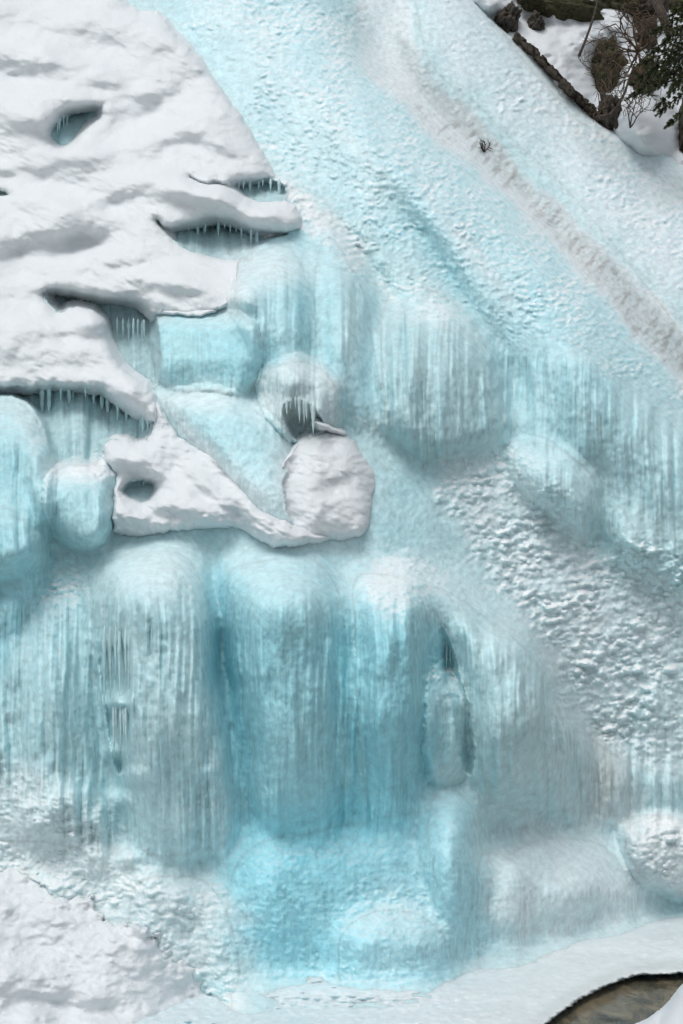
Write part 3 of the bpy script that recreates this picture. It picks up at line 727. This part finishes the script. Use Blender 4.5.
sp(.6*np.exp(-((su-520)/100)**2-((sv-940)/12)**2), (220,230,233))
sc4[..., :3] *= .92
o = grid_object('river_ice', SP, ss[:-1, :-1] > -1.2, M_RIVERICE, sc4, None, normals_of(SP))
tag(o, kind='structure')

# river water: a shallow brown bed seen through clear water
m, t, b = new_mat('river_water')
N = t.nodes.new; L = t.links.new
geo = N('ShaderNodeNewGeometry'); mpg = N('ShaderNodeMapping'); mpg.inputs['Scale'].default_value = (1, .6, 1)
L(geo.outputs['Position'], mpg.inputs['Vector'])
n1 = N('ShaderNodeTexNoise'); n1.inputs['Scale'].default_value = 2.6; n1.inputs['Detail'].default_value = 7; n1.inputs['Roughness'].default_value = .62; n1.inputs['Distortion'].default_value = .8
L(mpg.outputs[0], n1.inputs['Vector'])
r = N('ShaderNodeValToRGB'); e = r.color_ramp.elements
e[0].position = .34; e[0].color = (.03,.027,.018,1); e[1].position = .66; e[1].color = (.20,.16,.10,1)
x = e.new(.5); x.color = (.085,.073,.048,1)
L(n1.outputs['Fac'], r.inputs[0]); L(r.outputs[0], b.inputs['Base Color'])
b.inputs['Roughness'].default_value = .12; b.inputs['IOR'].default_value = 1.33
n2 = N('ShaderNodeTexNoise'); n2.inputs['Scale'].default_value = 5; n2.inputs['Detail'].default_value = 3; L(mpg.outputs[0], n2.inputs['Vector'])
bp = N('ShaderNodeBump'); bp.inputs['Strength'].default_value = .35; bp.inputs['Distance'].default_value = .04
L(n2.outputs['Fac'], bp.inputs['Height']); L(bp.outputs[0], b.inputs['Normal'])
rx, ry = np.meshgrid(np.linspace(-30, 40, 40), np.linspace(-5, 24, 30))
RP = np.stack([rx, ry, np.full(rx.shape, -.03)], -1)
tag(grid_object('river', RP, np.ones((29, 39), bool), m), kind='structure')

# near snow corner at bottom right
cu2, cv2 = np.meshgrid(np.arange(560, 1050, 2.0), np.arange(930, 1300, 2.0))
cs = sdf([(612,1046),(632,1026),(650,1016),(662,1008),(672,996),(684,982),(720,960),(790,940),(1060,930),(1060,1320),(500,1320)], 0, cu2+2*perlin(cu2/16, cv2/16, 97), cv2+2*perlin(cu2/16, cv2/16, 98))
cd = 14.6-(cv2-980)*.006 - .55*prof(cs, 40) + np.where(cs < 0, -cs*.03, 0) - .06*fbm(cu2/40, cv2/40, 99, 3)
cd += .14*np.exp(-(((cu2-662)*.8-(cv2-1014)*-.3)/5)**2)
cu3, cv3 = snap(cu2, cv2, cs, 2.0)
CP_ = to_xyz(cu3, cv3, cd)
o = grid_object('snow_mound', CP_, cs[:-1, :-1] > -2.0, M_SNOWSOFT, None, None, normals_of(CP_))
tag(o, 'smooth white snow mound in the bottom right corner beside the brown water', 'snow mound')

# ------------------------------------------------------------------ snowy bank at the upper right
bu, bv = np.meshgrid(np.arange(420, 1060, 1.6), np.arange(-330, 330, 1.6))
bd = base_depth(bu, bv)+.62
def bk(u, v, ru, rv, h, ang=0):
    c, s = math.cos(math.radians(ang)), math.sin(math.radians(ang))
    a = ((bu-u)*c+(bv-v)*s)/ru; b_ = (-(bu-u)*s+(bv-v)*c)/rv
    return h*np.exp(-(np.abs(a)**2.6+np.abs(b_)**2.6))
bd -= bk(487,2,22,10,.55,25)+bk(548,60,44,18,.6,42)+bk(590,38,34,22,.5,10)+bk(575,100,30,14,.4,45)+bk(628,62,16,26,.35,10)
bd -= bk(640,118,34,30,1.1,50)+bk(655,140,34,20,.9,40)+bk(615,115,18,22,.35,0)+bk(665,55,18,26,.4,0)+bk(668,20,20,16,.5,0)+bk(612,20,22,14,.4,0)+bk(556,8,20,10,.3,0)
bd += bk(606,84,16,40,.7,0)+bk(536,20,14,12,.3,0)+bk(510,24,14,14,.2,0)+bk(672,150,12,26,.6,40)
bd -= .30*fbm(bu/30, bv/22, 111, 4)+.03*fbm(bu/8, bv/7, 112, 3)
BP = to_xyz(bu, bv, bd)
tag(grid_object('snowy_bank', BP, np.ones((bu.shape[0]-1, bu.shape[1]-1), bool), M_SNOWSOFT, None, None, normals_of(BP)), kind='structure')
def bank_d(u, v):
    i = int(np.clip((v+330)/1.6, 0, bu.shape[0]-1)); j = int(np.clip((u-420)/1.6, 0, bu.shape[1]-1)); return float(bd[i, j])

def lump(name, u, v, ru, rv, mat, label=None, cat=None, depth=.5, seed=0, off=.1, ang=0, rough=.25, sub=5, parent=None, dd=None):
    """an irregular rock or root mass half sunk in the bank"""
    import bmesh
    bm = bmesh.new(); bmesh.ops.create_icosphere(bm, subdivisions=sub, radius=1)
    co = np.array([v_.co for v_ in bm.verts])
    n = fbm(co[:, 0]*1.6+seed, co[:, 2]*1.6+co[:, 1]*1.3, seed, 4) + .5*fbm(co[:, 1]*2.4+seed, co[:, 0]*2+3+co[:, 2], seed+9, 4)
    f = 1+rough*n*1.8
    d = (dd if dd is not None else bank_d(u, v))-off; k = d/F
    c, s = math.cos(math.radians(ang)), math.sin(math.radians(ang))
    for v_, ff in zip(bm.verts, f):
        x, y, z_ = v_.co*float(ff)
        x, z_ = x*ru*k, z_*rv*k
        v_.co = (x*c+z_*s, y*depth, -x*s+z_*c)
    me = bpy.data.meshes.new(name); bm.to_mesh(me); bm.free(); me.materials.append(mat)
    me.polygons.foreach_set('use_smooth', [True]*len(me.polygons))
    o = bpy.data.objects.new(name, me); scene.collection.objects.link(o)
    o.location = at(u, v, d)
    if label: tag(o, label, cat)
    if parent: attach(o, parent)
    return o
rock_rows = [('mossy_boulder',604,74,18,31,M_MOSS,'dark mossy boulder bare of snow between the snow pillows','boulder',.55,1,.2,8),
 ('root_mass',612,116,10,20,M_ROCK,'dark tangle of roots hanging directly under the mossy boulder','roots',.35,2,.1,-20),
 ('small_boulder',508,22,11,14,M_ROCK,'small dark boulder poking from snow at the top beside the ice edge','boulder',.4,3,.2,30),
 ('dark_bush',536,26,8,10,M_ROCK,'small dark brown clump between the two snow pillows near the top edge','bush',.3,4,.2,0),
 ('moss_bank',566,8,38,11,M_MOSS,'wide dark moss strip along the top edge of the photo','moss',.3,5,.25,6),
 ('moss_bank',618,4,28,13,M_MOSS,'mossy green brown hump at the top edge left of the leaning log','moss',.3,6,.25,0),
 ('dark_rock',684,130,6,30,M_ROCK,'narrow dark rock at the right edge of the photo below the conifer','rock',.4,7,.6,8),
 ('dark_rock',640,84,14,20,M_MOSS,'mossy brown rock behind the dead brush, right of the mossy boulder','rock',.4,8,.1,20),
 ('stump',650,8,14,13,M_BARK,'dark snow-dusted stump at the top right beside the leaning log','stump',.4,9,.4,20)]
for (nm, u, v, ru, rv, mt, lb, ct, dp, sd_, off, an) in rock_rows:
    o = lump(nm, u, v, ru, rv, mt, lb, ct, dp, sd_, off*.5, an, .42)
# rocks along the ice edge
edge = [(521,42,9,2.6),(533,52,11,3.2),(544,63,8,2.6),(555,75,12,3.2),(568,89,10,3.4),(580,101,10,3.6),(589,110,9,5),(598,120,9,7)]
for i, (u, v, ru, rv) in enumerate(edge):
    o = lump('rock', u-1, v+1, ru, rv*.75, M_EDGE, ['uppermost','second from the top','third from the top','fourth from the top','fourth from the bottom','third from the bottom','second from the bottom','lowest'][i]+' of the thin brown rocks along the ice edge', 'rock', .3, 30+i, .10, 44, .5, 4)
    o['group'] = 'rocks along the edge of the ice'

lump('bush', 645, 38, 12, 16, M_DEAD, 'dark matted brush below the leaning log', 'bush', .3, 61, .05, 10, .6, 4)
lump('dark_rock', 676, 6, 12, 14, M_MOSS, 'dark hummock in the top right corner', 'rock', .3, 62, .05, 0, .4, 4)
lump('dark_rock', 530, 2, 16, 6, M_MOSS, 'low dark hump at the top edge left of the sapling', 'rock', .3, 63, .05, 10, .4, 4)
# trunks, twigs
def poly3(uvs, d0, d1):
    n = len(uvs); return [at(u, v, d0+(d1-d0)*i/(n-1)) for i, (u, v) in enumerate(uvs)]
K = 27.0/F
o = tube_mesh('sapling', [(poly3([(579,56),(584,44),(590,28),(595,12),(600,-10),(604,-40)], 26.2, 26.6), [1.5*K,1.3*K,1.2*K,1.1*K,K,.8*K])], M_BARK)
tag(o, 'thin leaning bare sapling stem rising from the snow shelf', 'sapling')
o = tube_mesh('fallen_log', [(poly3([(640,-40),(652,-8),(662,14),(669,34)], 26.6, 26.0), [5*K,5*K,4.5*K,3.4*K])], M_BARK, 10)
tag(o, 'dark leaning log cut off at its lower end at the top right', 'log')
o = tube_mesh('curved_branch', [(poly3([(600,118),(610,115),(618,106),(625,92),(630,76),(637,58)], 25.2, 25.6), [2.2*K,1.9*K,1.5*K,1.2*K,.9*K,.6*K])], M_BARK)
tag(o, 'dark curved bare branch sweeping up from the roots', 'branch')
paths = []
def twiggy(u, v, ang, L, d, depth=0, r=.8):
    pts = [(u, v)]; a = ang; de = d+rng.uniform(-.25, .25)
    for i in range(5):
        a += rng.uniform(-.25, .25); u += math.cos(a)*L/5; v -= math.sin(a)*L/5; pts.append((u, v))
        if depth < 2 and i > 0: twiggy(u, v, a+rng.choice((-1, 1))*rng.uniform(.5, 1.1), L*.5, d+(de-d)*(i+1)/5, depth+1, r*.6)
    n = len(pts); paths.append((poly3(pts, d, de), [max(.22, r*(1-.7*i/(n-1)))*K for i in range(n)]))
for a in (1.2, 1.7, .7): twiggy(630, 128, a, 30, 25.0, 0, .7)
o = tube_mesh('bare_shrub', paths, M_BARK, 4); tag(o, 'small leafless shrub in front of the big snow pillow', 'shrub')
paths = [(poly3([(642,92),(642,76),(640,62),(638,52)], 25.567, 25.7), [1.2*K, K, .9*K, .8*K])]
for a in (2.4, 1.9, 1.3, .9, 3.0, 4.2, 5.0, 2.1, 1.6, 1.1, .6, 2.7): twiggy(638, 52, a, 36, 25.7, 0, 1.1)
for a in (1.9, 1.3, 3.6, 4.4, 2.3, 3.1, .8): twiggy(642, 76, a, 28, 25.6, 0, 1.0)
o = tube_mesh('dead_brush', paths, M_BROWNNEEDLE, 4); tag(o, 'tangled brown dead brush beside the leaning log', 'brush')
paths = []
for i in range(16): twiggy(603+rng.uniform(-12,12), 80+rng.uniform(-30,30), rng.uniform(0, 6.28), 18, 25.4+rng.uniform(-.3,.2), 1, .6)
o = tube_mesh('dead_twigs', paths, M_BROWNNEEDLE, 4); tag(o, 'thin dry twigs hanging over the mossy boulder', 'twigs')
paths = []
for a in (1.3, 1.8, 2.3, .9, 2.7): twiggy(484, 152, a, 10, sample(D, 484, 150)-.03, 1, .8)
o = tube_mesh('grass_tuft', paths, M_BARK, 4); tag(o, 'tiny dead tuft poking out of the grey ice gully', 'grass tuft')

# conifer boughs: stem, side shoots and needles
def needles_mesh(name, shoots, mat, n_per=1.0):
    vs_, fs = [], []
    for (a, b) in shoots:
        ax_ = (b-a); L_ = ax_.length; ax_.normalize()
        s1 = ax_.cross(Vector((0, 1, 0))).normalized(); s2 = ax_.cross(s1)
        n = max(14, int(L_/(.9*K)*9*n_per))
        for i in range(n):
            t = rng.random(); p = a+ax_*L_*t
            an = rng.uniform(0, 6.28); out = (s1*math.cos(an)+s2*math.sin(an))
            dir_ = (ax_*.8+out).normalized(); ln = rng.uniform(1.8, 3.4)*K*(1-.4*t)
            w = dir_.cross(out+Vector((.1,.2,.3))).normalized()*.42*K
            b0 = len(vs_); q = p+dir_*ln
            vs_ += [p-w, p+w, q+w*.4, q-w*.4]; fs.append((b0, b0+1, b0+2, b0+3))
    me = bpy.data.meshes.new(name); me.from_pydata([tuple(v) for v in vs_], [], fs); me.materials.append(mat); me.update()
    o = bpy.data.objects.new(name, me); scene.collection.objects.link(o); return o
def bough(u0, v0, u1, v1, d, sag=6, nshoot=9, spread=16):
    stem, shoots = [], []
    n = 7
    for i in range(n):
        t = i/(n-1); stem.append((u0+(u1-u0)*t, v0+(v1-v0)*t+sag*t*t))
    P_ = poly3(stem, d, d-.5)
    for i in range(nshoot):
        t = (i+.5)/nshoot; k = t*(n-1); j = min(int(k), n-2); p = P_[j].lerp(P_[j+1], k-j)
        dirm = (P_[j+1]-P_[j]).normalized()
        for sg in (-1, 1):
            L_ = spread*K*(1-.55*t)*rng.uniform(.6, 1)
            q = p+(dirm*.8+Vector((0, rng.uniform(-.6, .6), sg*.6-.25))).normalized()*L_
            shoots.append((p, q))
    shoots.append((P_[-2], P_[-1]+(P_[-1]-P_[-2])*.6))
    return P_, shoots
con = empty('conifer', at(706, 170, 25.6))
tag(con, 'dark green conifer whose boughs reach in from the right edge', 'conifer')
o = tube_mesh('trunk', [(poly3([(706,180),(704,100),(702,20),(700,-80),(698,-200)], 25.6, 25.8), [4*K,3.6*K,3.2*K,2.5*K,1.2*K])], M_BARK, 10); attach(o, con)
for (u1, v1, sag, sp_) in [(640,72,6,20),(633,92,4,14),(652,48,5,18),(660,104,8,16),(668,120,5,12),(655,28,4,14),(672,10,4,14),(650,60,12,16),(760,60,6,20),(770,110,8,20),(740,20,5,16),(648,82,9,16),(644,60,3,18),(664,34,8,16),(658,92,14,16),(672,78,10,14),(660,66,8,20),(636,84,8,12)]:
    P_, sh = bough(702, v1-22, u1, v1, 25.5+rng.uniform(-.4, .2), sag, 9, sp_)
    rad = [K*1.0*(1-.1*i) for i in range(len(P_))]
    o = tube_mesh('branch', [(P_, rad)]+[([a, b], [.4*K, .25*K]) for a, b in sh], M_BARK, 4); attach(o, con)
    f_ = needles_mesh('foliage', sh, M_NEEDLE, 1.0)
    f_.parent = o; f_.matrix_parent_inverse = o.matrix_parent_inverse.copy() if False else Matrix.Identity(4)
